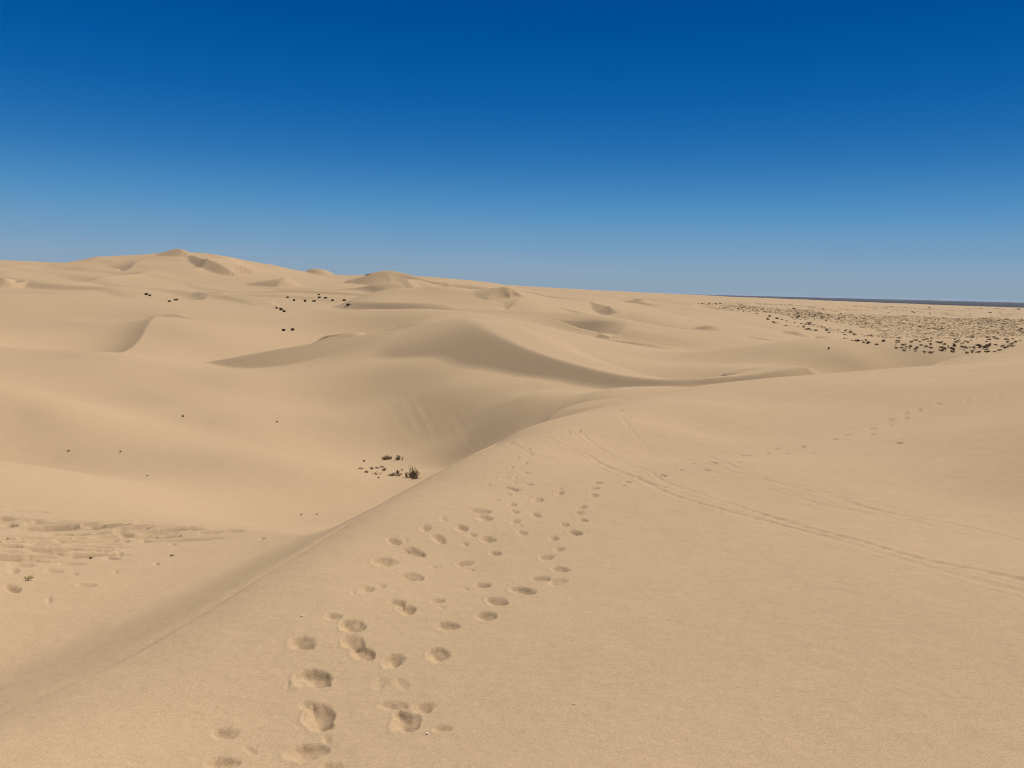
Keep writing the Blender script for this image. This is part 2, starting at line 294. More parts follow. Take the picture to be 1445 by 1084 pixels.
TRACKS = [ # width px at the first point, depth m, positions
 (.04, .010, [(822,612),(833,623),(862,642),(887,656),(918,666),(945,683),(1049,717),(1132,743),(1215,764),(1291,787),(1374,804),(1445,819),(1540,842)]),
 (.04, .009, [(905,678),(945,697),(1007,716),(1090,738),(1187,764),(1256,785),(1360,814),(1443,835),(1540,858)]),
 (.055, .013, [(770,616),(800,631),(829,642),(845,653),(872,665),(908,679),(935,689)]),
 (.05, .007, [(876,586),(890,603),(920,613),(949,627),(968,635),(1000,644),(1049,664),(1090,679),(1132,686),(1200,706)]),
 (.045, .006, [(881,596),(902,620),(924,638),(960,646),(1000,656),(1060,672),(1130,690),(1210,712),(1290,735),(1340,750),(1410,765)]),
 (.05, .010, [(940,588),(985,605),(1020,617),(1050,628)]),
 (.045, .005, [(1000,665),(1080,690),(1160,712),(1230,726)]),
 (.05, .008, [(864,560),(880,563),(902,567.5)]),
 (.07, .007, [(716,624),(740,636),(760,644),(790,652)]),
 (.05, .006, [(1180,706),(1260,725),(1330,737),(1400,752),(1445,765)]),
 (.20, .010, [(570,556),(582,583),(594,606),(598,618)]), (.18, .008, [(588,560),(603,588),(617,614)]), (.20, .007, [(545,566),(566,596),(590,622)]), (.14, .010, [(330,690),(352,701),(378,712)]), (.18, .008, [(640,585),(655,610),(664,628)]),
]
def stamp(Z):
    rng = np.random.default_rng(3); Z0 = Z.copy()
    sx, sy = math.sin(SUN_AZ), math.cos(SUN_AZ)
    todo = []
    for rec in PRINTS.replace(chr(10), '').split(';'):
        u, v, w, h, dp = map(float, rec.split()); todo.append((u, v, w, h, dp))
    for k in range(34):                          # long wind streaks across the low pad
        u = rng.uniform(-10, 300)*rng.uniform(.4, 1); v = rng.uniform(728+.06*u, 800-.12*u); todo.append((u, v, rng.uniform(34, 110), rng.uniform(2.2, 4.2), rng.uniform(.4, .95)))
    for (u, v, w, h, dp) in todo:
        streak = u < 372 and v < 850
        a, r = locate(Z0, u, v); t = abs(float(ray(u, v)[1]))
        W = w/FPX*r*.5; L = h/FPX*r/max(t-.05, .06)*.5*1.1; L = min(max(L, (.12 if u < 372 and v < 850 else .35)*W, .04), 1.8*W+.12)
        cx, cy = r*math.sin(a), r*math.cos(a); m = 1.7*max(W, L)
        i0, i1 = np.searchsorted(az, [a-m/r, a+m/r]); j0, j1 = np.searchsorted(R, [r-m, r+m])
        if i1-i0 < 2 or j1-j0 < 2: continue
        x, y = X2[i0:i1, j0:j1]-cx, Y2[i0:i1, j0:j1]-cy
        q, p = x*math.cos(a)-y*math.sin(a), x*math.sin(a)+y*math.cos(a)
        dx, dy = sx*math.cos(a)-sy*math.sin(a), sx*math.sin(a)+sy*math.cos(a)
        k = rng.uniform(0, 100); tw = rng.normal(0, .35)
        ws = 1/(1+.22*vnoise(x/W*1.1+k, y/L*1.1)+.07*vnoise(x/W*3+k, y/L*3+7))
        Q, Pp = (q+tw*p*.6)/W*ws, p/L*ws
        D1, D2 = dx/W, dy/L; A = D1*D1+D2*D2; B = Q*D1+Pp*D2; C = Q*Q+Pp*Pp-1; disc = B*B-A*C
        ok = (disc > 0) & (C < 0); sq = np.sqrt(np.maximum(disc, 0))
        bb, aa = (-B+sq)/A, (B+sq)/A
        dep = np.where(ok, np.minimum(.59*bb, .75*aa), 0)*min(dp*1.05, 1)
        cap = .034+.022*dp; dep = cap*(1-np.exp(-dep/cap*1.25))
        rr = np.sqrt(Q*Q+Pp*Pp); rim = np.exp(-((rr-1.12)/.16)**2)*(.5-.5*(B/np.sqrt(A)/np.maximum(rr, .2)))*.004*dp*min(1, W/.09)*(not streak)
        if streak: Z[i0:i1, j0:j1] = np.minimum(Z[i0:i1, j0:j1], Z0[i0:i1, j0:j1]-1.5*dep); continue
        Z[i0:i1, j0:j1] += rim*(rr > 1)-dep+.005*dp*vnoise(x*30+k, y*30)*np.exp(-(rr/1.1)**4)
    for (w, dep, pts) in TRACKS:
        P = smooth_poly(pts, 6); xy = []
        for (u, v) in P:
            a, r = locate(Z0, u, v); xy.append((r*math.sin(a), r*math.cos(a)))
        xy = np.array(xy); aa = np.arctan2(xy[:, 0], xy[:, 1]); rr = np.hypot(xy[:, 0], xy[:, 1])
        i0, i1 = np.searchsorted(az, [aa.min()-.04, aa.max()+.04]); j0, j1 = np.searchsorted(R, [rr.min()*.96, rr.max()*1.04])
        x, y = X2[i0:i1, j0:j1], Y2[i0:i1, j0:j1]
        sd, (s,), ov = polydist(x, y, xy, [np.concatenate([[0], np.cumsum(np.hypot(*np.diff(xy, axis=0).T))])])
        lump = .5+.6*np.sin(s*2*math.pi/.17+2*vnoise(s*1.3, sd*0+w*50))+.5*vnoise(x*7, y*7); fade = smoothstep(-.85, -.15, vnoise(s*.55+dep*900, sd*0+3)+.35)
        W = w*(1+.25*vnoise(s*2, sd*0+9))
        g = -dep*np.exp(-(sd/W)**4)*(.5+.5*lump)+dep*.55*np.exp(-((np.abs(sd)-1.5*W)/(.55*W))**2)*(.6+.6*vnoise(x*9, y*9+5))
        Z[i0:i1, j0:j1] += g*fade*(ov <= 0)
    return Z
def rough(Z):
    """wind texture of the sand: low, broad undulations that grow with the size of the dunes"""
    X, Y = X2, Y2
    near = smoothstep(1.0, 6, R2)*(1-smoothstep(30, 70, R2))
    n = int(np.searchsorted(R, 75)); x, y = X[:, :n], Y[:, :n]
    Z[:, :n] += near[:, :n]*(.010*vnoise(x/.9, y/1.3, 1)+.035*vnoise(x/3.1, y/4.2, 2)+.0022*vnoise(x/.22, y/.3, 3))
    m = int(np.searchsorted(R, 22)); x, y, r = X[:, m:], Y[:, m:], R2[:, m:]
    f = smoothstep(22, 60, r)
    wx = x+5*vnoise(x/23, y/23, 21); wy = y+5*vnoise(x/23, y/23, 22)
    Z[:, m:] += f*(.07*vnoise(wx/7, wy/9, 4)+.34*vnoise(wx/19, wy/24, 5))*smoothstep(22, 160, r)**.5
    far = smoothstep(90, 260, r)
    ridg = 1-np.abs(vnoise(wx/46, wy/62, 6)); Z[:, m:] += far*(1.7*ridg*ridg+.4*vnoise(wx/15, wy/15, 7)-.8)*np.where(A2[:, m:] > .12, 1, .8)
    p_ = -(.6*x+.8*y)                                # small dune ridges, steep on the side turned to the viewer
    for lam, hgt, sd_ in ((44, 4.2, 40), (23, 1.5, 50)):
        ph = p_/lam+1.3*vnoise(x/75, y/75, sd_+1)+.35*vnoise(x/27, y/27, sd_+2); ph = ph-np.floor(ph)
        prof = np.where(ph < .74, smoothstep(-.25, .74, ph), 1-smoothstep(.74, 1.0, ph)*(1-smoothstep(-.25, .74, 0.0)))
        am = smoothstep(-.05, .55, vnoise(x/85, y/110, sd_+3))*smoothstep(105, 190, r)*(1-.85*smoothstep(215, 300, r))*(1-.55*smoothstep(.0, .06, A2[:, m:]))*(1-smoothstep(.08, .16, A2[:, m:])*smoothstep(170, 240, r))*(1-smoothstep(.02, .12, A2[:, m:])*smoothstep(210, 270, r))*(1-smoothstep(600, 900, r))
        Z[:, m:] += hgt*am*(prof-.5)
    pl = smoothstep(.05, .3, A2[:, m:])*smoothstep(200, 320, r)
    Z[:, m:] += pl*(.9*vnoise(x/21, y/26, 8)+.5*vnoise(x/9, y/11, 9)*(1-smoothstep(500, 1000, r))+smoothstep(500, 1500, r)*3.0*vnoise(x/140, y/240, 10))
    return Z
def build():
    def solve(V, S, rmin, rmax):
        sl = []
        for it in range(4):
            F = Field(V, sl, 1e-8 if rmax < 100 else 2e-7, 1.5e-3 if rmax < 100 else 1.2e-4); sl = []
            rr = rho[(R > rmin) & (R < rmax)]
            for (u, v, g, w) in S:
                a, t = ray(u, v); T = np.maximum.accumulate(F(np.array([float(a)])[:, None], rr[None, :])[0])
                j = min(int(np.searchsorted(T, float(t))), len(rr)-1); sl.append((float(a), math.exp(rr[j]), g, w))
        return F
    Zf = upsample(solve(FG, FG_S, 1.4, 60), 1.2, 95, 200, 260)*R2
    Zp = upsample(Field(PAD), 2, 95, 200, 260)*R2
    F = solve(G_V, G_S, 14, 9000)
    Zg = upsample(F, 4, 9000)*R2
    return stamp(rough(compose(add_wedges(Zg), Zf, Zp)))

HAZE = 9e-6
# ================================================================== scene
random.seed(4)
sc = bpy.context.scene; col = sc.collection
Z = build()
def height(x, y):
    a = math.atan2(x, y); r = math.hypot(x, y)
    fi = (a+HALF)/(2*HALF)*(NA-1); i = int(min(max(fi, 0), NA-2)); fi = min(max(fi-i, 0), 1)
    j = int(np.searchsorted(R, r))-1; j = min(max(j, 0), NR-2); fj = min(max((r-R[j])/(R[j+1]-R[j]), 0), 1)
    return float((Z[i, j]*(1-fj)+Z[i, j+1]*fj)*(1-fi)+(Z[i+1, j]*(1-fj)+Z[i+1, j+1]*fj)*fi)
def ground_at(u, v):
    """point of the built ground seen at a position of the photograph"""
    a, r = locate(Z, u, v); x, y = r*math.sin(a), r*math.cos(a)
    return x, y, height(x, y)
def tag(o, label=None, cat=None, group=None, kind=None):
    for k, v in (('label', label), ('category', cat), ('group', group), ('kind', kind)):
        if v: o[k] = v
    return o
# ------------------------------------------------------------------ materials
def material(name, rough=.9, spec=.1):
    m = bpy.data.materials.new(name); m.use_nodes = True; nt = m.node_tree
    b = nt.nodes['Principled BSDF']; b.inputs['Roughness'].default_value = rough; b.inputs['Specular IOR Level'].default_value = spec
    return m, nt, b
def node(nt, t, **kw):
    n = nt.nodes.new(t)
    for k, v in kw.items():
        if k in n.inputs: n.inputs[k].default_value = v
        else: setattr(n, k, v)
    return n
def mix(nt, fac, a, b):
    n = nt.nodes.new('ShaderNodeMix'); n.data_type = 'RGBA'
    for k, v in ((0, fac), (6, a), (7, b)):
        if hasattr(v, 'node'): nt.links.new(v, n.inputs[k])
        else: n.inputs[k].default_value = v
    return n.outputs[2]
def ramp(nt, src, p0, p1):
    n = nt.nodes.new('ShaderNodeMapRange'); nt.links.new(src, n.inputs[0]); n.inputs[1].default_value = p0; n.inputs[2].default_value = p1
    return n.outputs[0]
def sand_material():
    m, nt, b = material('sand', .95, .08); L = nt.links.new
    geo = node(nt, 'ShaderNodeNewGeometry'); P = geo.outputs['Position']
    def noise(scale, detail=4, rough=.5):
        n = node(nt, 'ShaderNodeTexNoise', Scale=scale, Detail=detail, Roughness=rough); L(P, n.inputs['Vector']); return n.outputs['Fac']
    c = mix(nt, ramp(nt, noise(.05, 6, .55), .3, .7), (.450, .310, .172, 1), (.490, .337, .188, 1))
    c = mix(nt, ramp(nt, noise(.9, 8, .6), .35, .65), c, (.480, .330, .180, 1))
    for sc_, dt, k in ((150, 4, .80), (26, 3, .14), (2.6, 3, .06)):      # grains, clots of grains, wind-sorted patches
        c2 = mix(nt, ramp(nt, noise(sc_, dt, .85), .36, .64), (.338, .236, .132, 1), (.600, .422, .250, 1))
        c = mix(nt, k, c, c2)
    L(c, b.inputs['Base Color'])
    bp = node(nt, 'ShaderNodeBump', Strength=.5, Distance=.004); L(noise(110, 6, .75), bp.inputs['Height'])
    bp2 = node(nt, 'ShaderNodeBump', Strength=.35, Distance=.03); L(noise(7, 6, .6), bp2.inputs['Height']); L(bp.outputs[0], bp2.inputs['Normal'])
    L(bp2.outputs[0], b.inputs['Normal'])
    return m
def plain_material():
    m, nt, b = material('dark_gravel', .95, .1); L = nt.links.new
    geo = node(nt, 'ShaderNodeNewGeometry')
    n = node(nt, 'ShaderNodeTexNoise', Scale=.0015, Detail=4.0); L(geo.outputs['Position'], n.inputs['Vector'])
    L(mix(nt, n.outputs['Fac'], (.030, .029, .030, 1), (.050, .047, .046, 1)), b.inputs['Base Color'])
    return m
SAND = sand_material()
# ------------------------------------------------------------------ ground
def grid_mesh(name, XY, mat, ring):
    """XY: (columns, rows, 3); ring closes the columns"""
    na, nr, _ = XY.shape
    idx = np.arange(na*nr).reshape(na, nr)
    nxt = np.roll(idx, -1, 0) if ring else idx[1:]
    cur = idx if ring else idx[:-1]
    q = np.stack([cur[:, :-1], cur[:, 1:], nxt[:, 1:], nxt[:, :-1]], -1).reshape(-1, 4)
    v = XY.reshape(-1, 3)
    me = bpy.data.meshes.new(name)
    return me, v, q
def finish(me, v, q, tri=None):
    loops = q.ravel() if tri is None else np.concatenate([q.ravel(), tri.ravel()])
    nq = len(q); nt_ = 0 if tri is None else len(tri)
    starts = np.concatenate([np.arange(nq)*4, nq*4+np.arange(nt_)*3]).astype(np.int32)
    me.vertices.add(len(v)); me.vertices.foreach_set('co', np.ascontiguousarray(v, np.float32).ravel())
    me.loops.add(len(loops)); me.loops.foreach_set('vertex_index', loops.astype(np.int32))
    me.polygons.add(nq+nt_); me.polygons.foreach_set('loop_start', starts)
    me.update(calc_edges=True); me.validate()
    me.polygons.foreach_set('use_smooth', np.ones(nq+nt_, bool))
extra = np.radians(np.arange(2, 278, 3.0))            # the rest of the circle, behind and beside the camera
w = (extra/np.radians(278))[:, None]; w = w*w*(3-2*w)
az_all = np.concatenate([az, HALF+extra]); Z_all = np.concatenate([Z, Z[-1:]*(1-w)+Z[:1]*w])
XYZ = np.stack([R[None, :]*np.sin(az_all)[:, None], R[None, :]*np.cos(az_all)[:, None], Z_all], -1)
me, v, q = grid_mesh('ground', XYZ, SAND, True)
na = len(az_all)
v = np.vstack([v, [[0, 0, float(Z_all[:, 0].mean())]]])
first = np.arange(na)*NR
tri = np.stack([np.full(na, len(v)-1), first, np.roll(first, -1)], -1)
finish(me, v, q, tri); me.materials.append(SAND)
ground = bpy.data.objects.new('ground', me); col.objects.link(ground); tag(ground, 'pale tan desert sand rolling away in dunes, marked with footprints and tyre tracks', kind='structure')
# dark flat plain beyond the sand
rr = np.array([6300, 7500, 9000, 12000, 16000, 24000, 36000, 52000.0]); aa = np.radians(np.arange(0, 360, 3.0))
XYZ = np.stack([rr[None, :]*np.sin(aa)[:, None], rr[None, :]*np.cos(aa)[:, None], np.full((len(aa), len(rr)), -62.0)], -1)
me, v, q = grid_mesh('distant_plain', XYZ, None, True); finish(me, v, q); me.materials.append(plain_material())
plain = bpy.data.objects.new('distant_plain', me); col.objects.link(plain); tag(plain, 'dark blue grey plain along the far horizon', kind='structure')
# ------------------------------------------------------------------ plants
def plant_material(name, c0, c1, scale=3.0):
    m, nt, b = material(name, .9, .1)
    oi = node(nt, 'ShaderNodeObjectInfo'); geo = node(nt, 'ShaderNodeNewGeometry')
    n = node(nt, 'ShaderNodeTexNoise', Scale=scale, Detail=3.0); nt.links.new(geo.outputs['Position'], n.inputs['Vector'])
    ad = nt.nodes.new('ShaderNodeMath'); ad.operation = 'MULTIPLY_ADD'; nt.links.new(oi.outputs['Random'], ad.inputs[0]); ad.inputs[1].default_value = .5; nt.links.new(n.outputs['Fac'], ad.inputs[2])
    nt.links.new(mix(nt, ramp(nt, ad.outputs[0], .3, 1.0), c0, c1), b.inputs['Base Color'])
    return m
TWIG = plant_material('dry_twig', (.095, .066, .038, 1), (.20, .148, .09, 1), 9)
PALE_TWIG = plant_material('bleached_twig', (.20, .15, .095, 1), (.29, .22, .145, 1), 9)
LEAF = plant_material('olive_leaf', (.12, .088, .050, 1), (.26, .195, .115, 1), 5)
GREEN = plant_material('sprout_leaf', (.26, .22, .09, 1), (.34, .28, .13, 1), 9)
class Mesh:
    def __init__(s): s.v, s.f = [], []
    def tube(s, pts, r0, r1, n=4):
        base = len(s.v); m = len(pts)
        for k, p in enumerate(pts):
            p = np.array(p, float); d = np.array(pts[min(k+1, m-1)], float)-np.array(pts[max(k-1, 0)], float); d /= np.linalg.norm(d)+1e-9
            a = np.cross(d, [.3, .9, .2]); a /= np.linalg.norm(a)+1e-9; b = np.cross(d, a); r = r0+(r1-r0)*k/(m-1)
            for j in range(n):
                th = 2*math.pi*j/n; s.v.append(tuple(p+r*(a*math.cos(th)+b*math.sin(th))))
        for k in range(m-1):
            for j in range(n):
                s.f.append((base+k*n+j, base+k*n+(j+1) % n, base+(k+1)*n+(j+1) % n, base+(k+1)*n+j))
        s.f.append(tuple(base+(m-1)*n+j for j in range(n)))
    def leaf(s, p, d, L, w, rng):
        d = np.array(d, float)/(np.linalg.norm(d)+1e-9); a = np.cross(d, [rng.uniform(-1, 1), rng.uniform(-1, 1), rng.uniform(-1, 1)]); a /= np.linalg.norm(a)+1e-9
        n = np.cross(a, d); p = np.array(p, float); b = len(s.v)
        s.v += [tuple(p), tuple(p+d*L*.5+a*w*.5+n*w*.12), tuple(p+d*L), tuple(p+d*L*.5-a*w*.5+n*w*.12)]
        s.f += [(b, b+1, b+2), (b, b+2, b+3)]
    def build(s, name, mat, parent=None):
        me = bpy.data.meshes.new(name); me.from_pydata(s.v, [], s.f); me.update(); me.materials.append(mat)
        o = bpy.data.objects.new(name, me); col.objects.link(o)
        if parent: o.parent = parent
        return o
def shrub(seed, w, h, stems=26, leaves=9, upright=.5, thick=.012, leaf=.06, lean=0.0, depth=None):
    """stems and leaves of one bush, w wide and h high; returns two meshes"""
    rng = random.Random(seed); S, F = Mesh(), Mesh(); depth = depth or w*.8
    for i in range(stems):
        th = rng.uniform(0, 2*math.pi); q = rng.random()**.6
        bx, by = math.cos(th)*q*w*.36, math.sin(th)*q*depth*.36
        tx = bx*(1+(1-upright)*.9)+rng.gauss(0, w*.05)+lean*h; ty = by*(1+(1-upright)*.9)+rng.gauss(0, depth*.05)
        hh = h*rng.uniform(.35, 1.12)*(1-.55*q*q); mid = (bx*.45+tx*.55+rng.gauss(0, w*.03), by*.45+ty*.55+rng.gauss(0, depth*.03), hh*.55)
        S.tube([(bx, by, -.08*h), mid, (tx, ty, hh)], thick, thick*.35, 3)
        for k in range(leaves):
            f = rng.uniform(.25, 1.0); a = np.array((bx, by, 0.)) if f < .55 else np.array(mid); b = np.array(mid) if f < .55 else np.array((tx, ty, hh))
            g = f/.55 if f < .55 else (f-.55)/.45; p = a+(b-a)*g
            d = (rng.gauss(0, .6), rng.gauss(0, .6), rng.uniform(.1, 1.0)); F.leaf(p, d, leaf*rng.uniform(.6, 1.4), leaf*rng.uniform(.25, .5), rng)
    return S, F
def put(name, u, v, wpx, hpx, label, group=None, seed=0, cat='shrub', sm=TWIG, lm=LEAF, **kw):
    x, y, z = ground_at(u, v); d = math.hypot(x, y); k = d/FPX
    S, F = shrub(seed, wpx*k, hpx*k, **{**dict(thick=.35*k, leaf=1.5*k), **kw})
    e = bpy.data.objects.new(name, None); col.objects.link(e); e.location = (x, y, z); e.rotation_euler[2] = -math.atan2(x, y); e.empty_display_size = .2
    S.build('stem', sm, e)
    if F.f: F.build('foliage', lm, e)
    return tag(e, label, cat, group)
# the clump at the bottom of the bowl
put('desert_shrub', 581, 673.5, 24, 15.5, 'largest dark olive shrub with upright stems at the bottom of the sand bowl', seed=1, stems=60, leaves=6, upright=.7, leaf=1.5*.03)
put('desert_shrub', 586, 676, 11, 4, 'low dark twiggy shrub just in front of the largest dark shrub', seed=2, stems=26, leaves=5, upright=.2)
put('dry_bush', 557, 671.5, 19, 4.5, 'low greyish dry bush lying beside the largest dark shrub', seed=3, sm=TWIG, lm=PALE_TWIG, stems=34, leaves=8, upright=.2, cat='bush')
put('desert_shrub', 561, 668.5, 6, 7, 'small upright twiggy shrub behind the low dry bush', seed=4, stems=14, leaves=7, upright=.8)
put('desert_shrub', 567, 664, 4, 2, 'tiny dark shrub between the large shrub and the back row', seed=14, stems=7, leaves=5, upright=.5)
put('desert_shrub', 546, 648.5, 17, 6.5, 'wide dark spiky shrub at the left of the back row', seed=5, stems=44, leaves=7, upright=.75)
put('desert_shrub', 562, 649, 9, 7.5, 'narrow dark spiky shrub at the right of the back row', seed=6, stems=24, leaves=7, upright=.85)
put('dead_stick', 567.4, 649.6, 2.2, 8, 'single dark stick leaning right beside the back row of shrubs', seed=7, stems=3, leaves=0, upright=1.0, thick=.020, lean=.22, cat='stick')
lit = [(508, 662, 9, 3.5, 'faint pale dry bush farthest left of the bowl clump', PALE_TWIG), (517, 667, 8, 3.5, 'small brown dry bush left of the dark flat twig pile', TWIG), (524.5, 662.5, 5, 4.5, 'small pale dry bush behind the dark flat twig pile', PALE_TWIG),
       (532, 669.5, 12, 4, 'dark flat twig pile left of the low greyish bush', TWIG), (531, 661, 9, 1.8, 'thin line of dry twigs lying on the sand behind the twig pile', TWIG), (539, 659.8, 4.5, 2.4, 'tiny dark twig tuft right of the thin line of dry twigs', TWIG),
       (542.5, 664.5, 7, 6.5, 'bare pale arching twigs left of the upright shrub', PALE_TWIG), (513.8, 651.5, 3, 2.2, 'tiny lone dark tuft above the faint pale dry bush', TWIG), (534, 675, 2, 1.6, 'tiny dark tuft below the dark flat twig pile', TWIG)]
for i, (u, v, w_, h_, lab, mt) in enumerate(lit):
    put('dry_bush', u, v, w_, h_, lab, seed=20+i, sm=mt, lm=mt, stems=16, leaves=3, upright=.3, cat='bush')
# lone specks on the slopes
specks = [(258.5, 588.3, 2.6, 2.4, 'lone dark tuft on the wide bare slope left of the bowl'), (391, 596, 2.6, 1.8, 'faint lone tuft on the slope between the wide slope and the bowl'), (97, 637, 1.8, 1.6, 'tiny dark tuft on the bare slope near the left edge'),
          (170, 638, 1.6, 1.4, 'tiny dark tuft right of another tiny tuft on the left bare slope'), (208, 672, 1.8, 1.5, 'tiny tuft on the bare slope above the ripple field'), (1169, 492.3, 3.4, 2.0, 'small dark shrub on the sand below the small slip face at right'),
          (425, 727, 1.8, 1.4, 'tiny dark tuft just above the right end of the pad'), (447, 726.5, 1.8, 1.4, 'tiny dark tuft close to the foreground crest')]
for i, (u, v, w_, h_, lab) in enumerate(specks):
    q_ = 1 if i in (0, 5) else .7
    put('dry_tuft', u, v, w_*q_, h_*q_, lab, seed=50+i, stems=9, leaves=4, upright=.5, cat='tuft')
# shrubs on the far left slope
far_left = [(206.4, 416, 4.5, 3.2, 'dark round shrub, left one of a pair high on the far left slope'), (211.8, 418, 3.6, 2.3, 'dark shrub, right one of a pair high on the far left slope'), (248, 424, 7, 2.6, 'wide flat dark shrub on the far left slope beside a thinner one'), (239.3, 426, 5, 1.6, 'thin flat shrub left of the wide flat dark shrub'),
 (396.5, 438, 5.5, 4.2, 'dark shrub, biggest of the three on the mid far slope'), (390.6, 435.5, 3, 1.8, 'small dark shrub left of the biggest of the three'), (401, 440.4, 4, 2, 'small dark shrub right of the biggest of the three'), (430.6, 426, 3.2, 5, 'narrow tall dark shrub on the far slope'),
 (443, 425.8, 5.5, 2.2, 'flat dark shrub right of the narrow tall one'), (450.6, 420.6, 4.4, 2.2, 'small dark shrub above the flat dark shrub'), (459.3, 421.2, 6.5, 2.1, 'wide low dark shrub in the middle of the far row'), (469.4, 424.6, 4.6, 2.1, 'small dark shrub right of the wide low shrub'),
 (486, 424.6, 6.2, 2.5, 'dark shrub at the right end of the far row'), (491.8, 431, 7.6, 3.6, 'darkest shrub below the right end of the far row'), (400, 467, 3.4, 2, 'small dark shrub low on the far slope'), (413, 466.8, 3, 4, 'thin pale shrub beside the small dark shrub low on the far slope'),
 (415, 425, 4, 3.4, 'thin faint shrub left of the narrow tall shrub'), (406, 420.3, 4, 1.6, 'faintest shrub at the left end of the far row'), (450, 416.5, 2.6, 1.4, 'tiny dark shrub at the top of the far row')]
for i, (u, v, w_, h_, lab) in enumerate(far_left):
    pale = lab.startswith(('thin pale', 'thin faint', 'faintest'))
    w_ *= .72; h_ *= .72
    put('desert_shrub', u, v, w_, h_, lab, group='shrubs scattered on the far left slope', seed=80+i, sm=PALE_TWIG if pale else TWIG, lm=PALE_TWIG if pale else LEAF, stems=22, leaves=10, upright=.35, leaf=.22)
# the scrub plain: 300 bushes one by one, the rest as one mass
kinds = []
for k in range(6):
    S, F = shrub(300+k, 1.0, .5, stems=34, leaves=11, upright=.25, thick=.016, leaf=.13)
    n0 = len(S.v); S.v += F.v; S.f += [tuple(i+n0 for i in f) for f in F.f]; kinds.append(S)
proto = []
for k, S in enumerate(kinds):
    me = bpy.data.meshes.new('scrub_bush'); me.from_pydata(S.v, [], S.f); me.update(); me.materials.append(LEAF if k % 3 else TWIG); proto.append(me)
LOW = [(985, 437), (1050, 447), (1100, 460), (1140, 470), (1200, 481.5), (1250, 491.5), (1275, 497), (1330, 499.5), (1400, 499.5), (1430, 491), (1445, 484), (1500, 470)]
rng = random.Random(11)
def low(u): return float(np.interp(u, [p[0] for p in LOW], [p[1] for p in LOW]))
spots = []
while len(spots) < 205:                                # the dense near belt
    u = 1060+(1442-1060)*rng.random()**.62; d = rng.random()**1.25*min(34, 6+(u-1040)*.16); v = low(u)-1-d
    x, y, z = ground_at(u, v)
    if vnoise(np.array([x/17]), np.array([y/17]), 31)[0] < -.25: continue
    spots.append((x, y, z, rng.uniform(2.2, 6.4)*(1-.45*d/36)))
while len(spots) < 300:                                # thinner beyond
    u = rng.uniform(985, 1443); v = low(u)-6-rng.random()*max(low(u)-440, 8)
    if v < 428+(u-1000)*.018: continue
    x, y, z = ground_at(u, v)
    if vnoise(np.array([x/60]), np.array([y/60]), 33)[0] < .0: continue
    spots.append((x, y, z, rng.uniform(1.8, 3.8)))
for i, (x, y, z, px) in enumerate(spots):
    o = bpy.data.objects.new('scrub_bush', proto[i % 6]); col.objects.link(o)
    k = math.hypot(x, y)/FPX; s_ = px*k; o.location = (x, y, z-.03*s_); o.scale = (s_*rng.uniform(.8, 1.25), s_*rng.uniform(.7, 1.1), s_*rng.uniform(.65, 1.05)); o.rotation_euler[2] = rng.uniform(0, 6.28)
    tag(o, 'small dark bush among many on the scrub plain at right', 'bush', 'bushes on the scrub plain')
V, FF = [], []; n_ = 0
while n_ < 5600:
    u = 990+455*rng.random()**.75; v = 426+(u-945)*.021+rng.random()**1.35*max(low(u)-428, 10)
    if v > low(u)-.5 or rng.random() > .25+(u-990)/230: continue
    x, y, z = ground_at(u, v); r_ = math.hypot(x, y)
    if r_ > 3800 or vnoise(np.array([x/34]), np.array([y/55]), 35)[0]+.8*vnoise(np.array([x/130]), np.array([y/240]), 36)[0] < -.02+.2*(r_ > 1200): continue
    n_ += 1; k = r_/FPX; s_ = (rng.uniform(.9, 2.2)+(1.6*rng.random() if r_ < 420 else 0))*k; c0, s0 = math.cos(rng.uniform(0, 6.3)), math.sin(rng.uniform(0, 6.3)); S = kinds[n_ % 6]; b = len(V)
    sub = rng.sample(range(34), 5)
    for q in sub:                                      # a few stems with their leaves from the same bushes
        L0 = q*9; b = len(V)
        V += [(x+(p[0]*c0-p[1]*s0)*s_, y+(p[0]*s0+p[1]*c0)*s_, z+p[2]*s_*.8) for p in S.v[L0:L0+9]]
        FF += [tuple(i-L0+b for i in f) for f in S.f[q*7:q*7+7]]
        l0 = 34*9+q*44; b = len(V)
        V += [(x+(p[0]*c0-p[1]*s0)*s_, y+(p[0]*s0+p[1]*c0)*s_, z+p[2]*s_*.8) for p in S.v[l0:l0+44]]
        FF += [tuple(i-l0+b for i in f) for f in S.f[34*7+q*22:34*7+q*22+22]]
me = bpy.data.meshes.new('distant_scrub'); me.from_pydata(V, [], FF); me.update(); me.materials.append(LEAF)
o = bpy.data.objects.new('distant_scrub', me); col.objects.link(o); tag(o, 'thin streaks of tiny dark scrub far out on the plain', 'scrub', kind='stuff')
# small things on the near sand
def pebble(u, v, px, label):
    x, y, z = ground_at(u, v); k = math.hypot(x, y)/FPX; r = px*k*.5; rng = random.Random(int(u)); S = Mesh(); n, m = 10, 7
    for i in range(m+1):
        for j in range(n):
            th, ph = math.pi*i/m, 2*math.pi*j/n; q = 1+rng.uniform(-.10, .10)*(0 < i < m)
            S.v.append((r*q*math.sin(th)*math.cos(ph), r*.85*q*math.sin(th)*math.sin(ph), r*.7*q*math.cos(th)))
    for i in range(m):
        for j in range(n): S.f.append((i*n+j, i*n+(j+1) % n, (i+1)*n+(j+1) % n, (i+1)*n+j))
    o = S.build('white_pebble', WHITE); o.location = (x, y, z+r*.45); tag(o, label, 'pebble')
WHITE, nt_, b_ = material('pale_stone', .7, .2); n_n = node(nt_, 'ShaderNodeTexNoise', Scale=300.0); nt_.links.new(mix(nt_, n_n.outputs['Fac'], (.78, .74, .66, 1), (.90, .87, .80, 1)), b_.inputs['Base Color'])
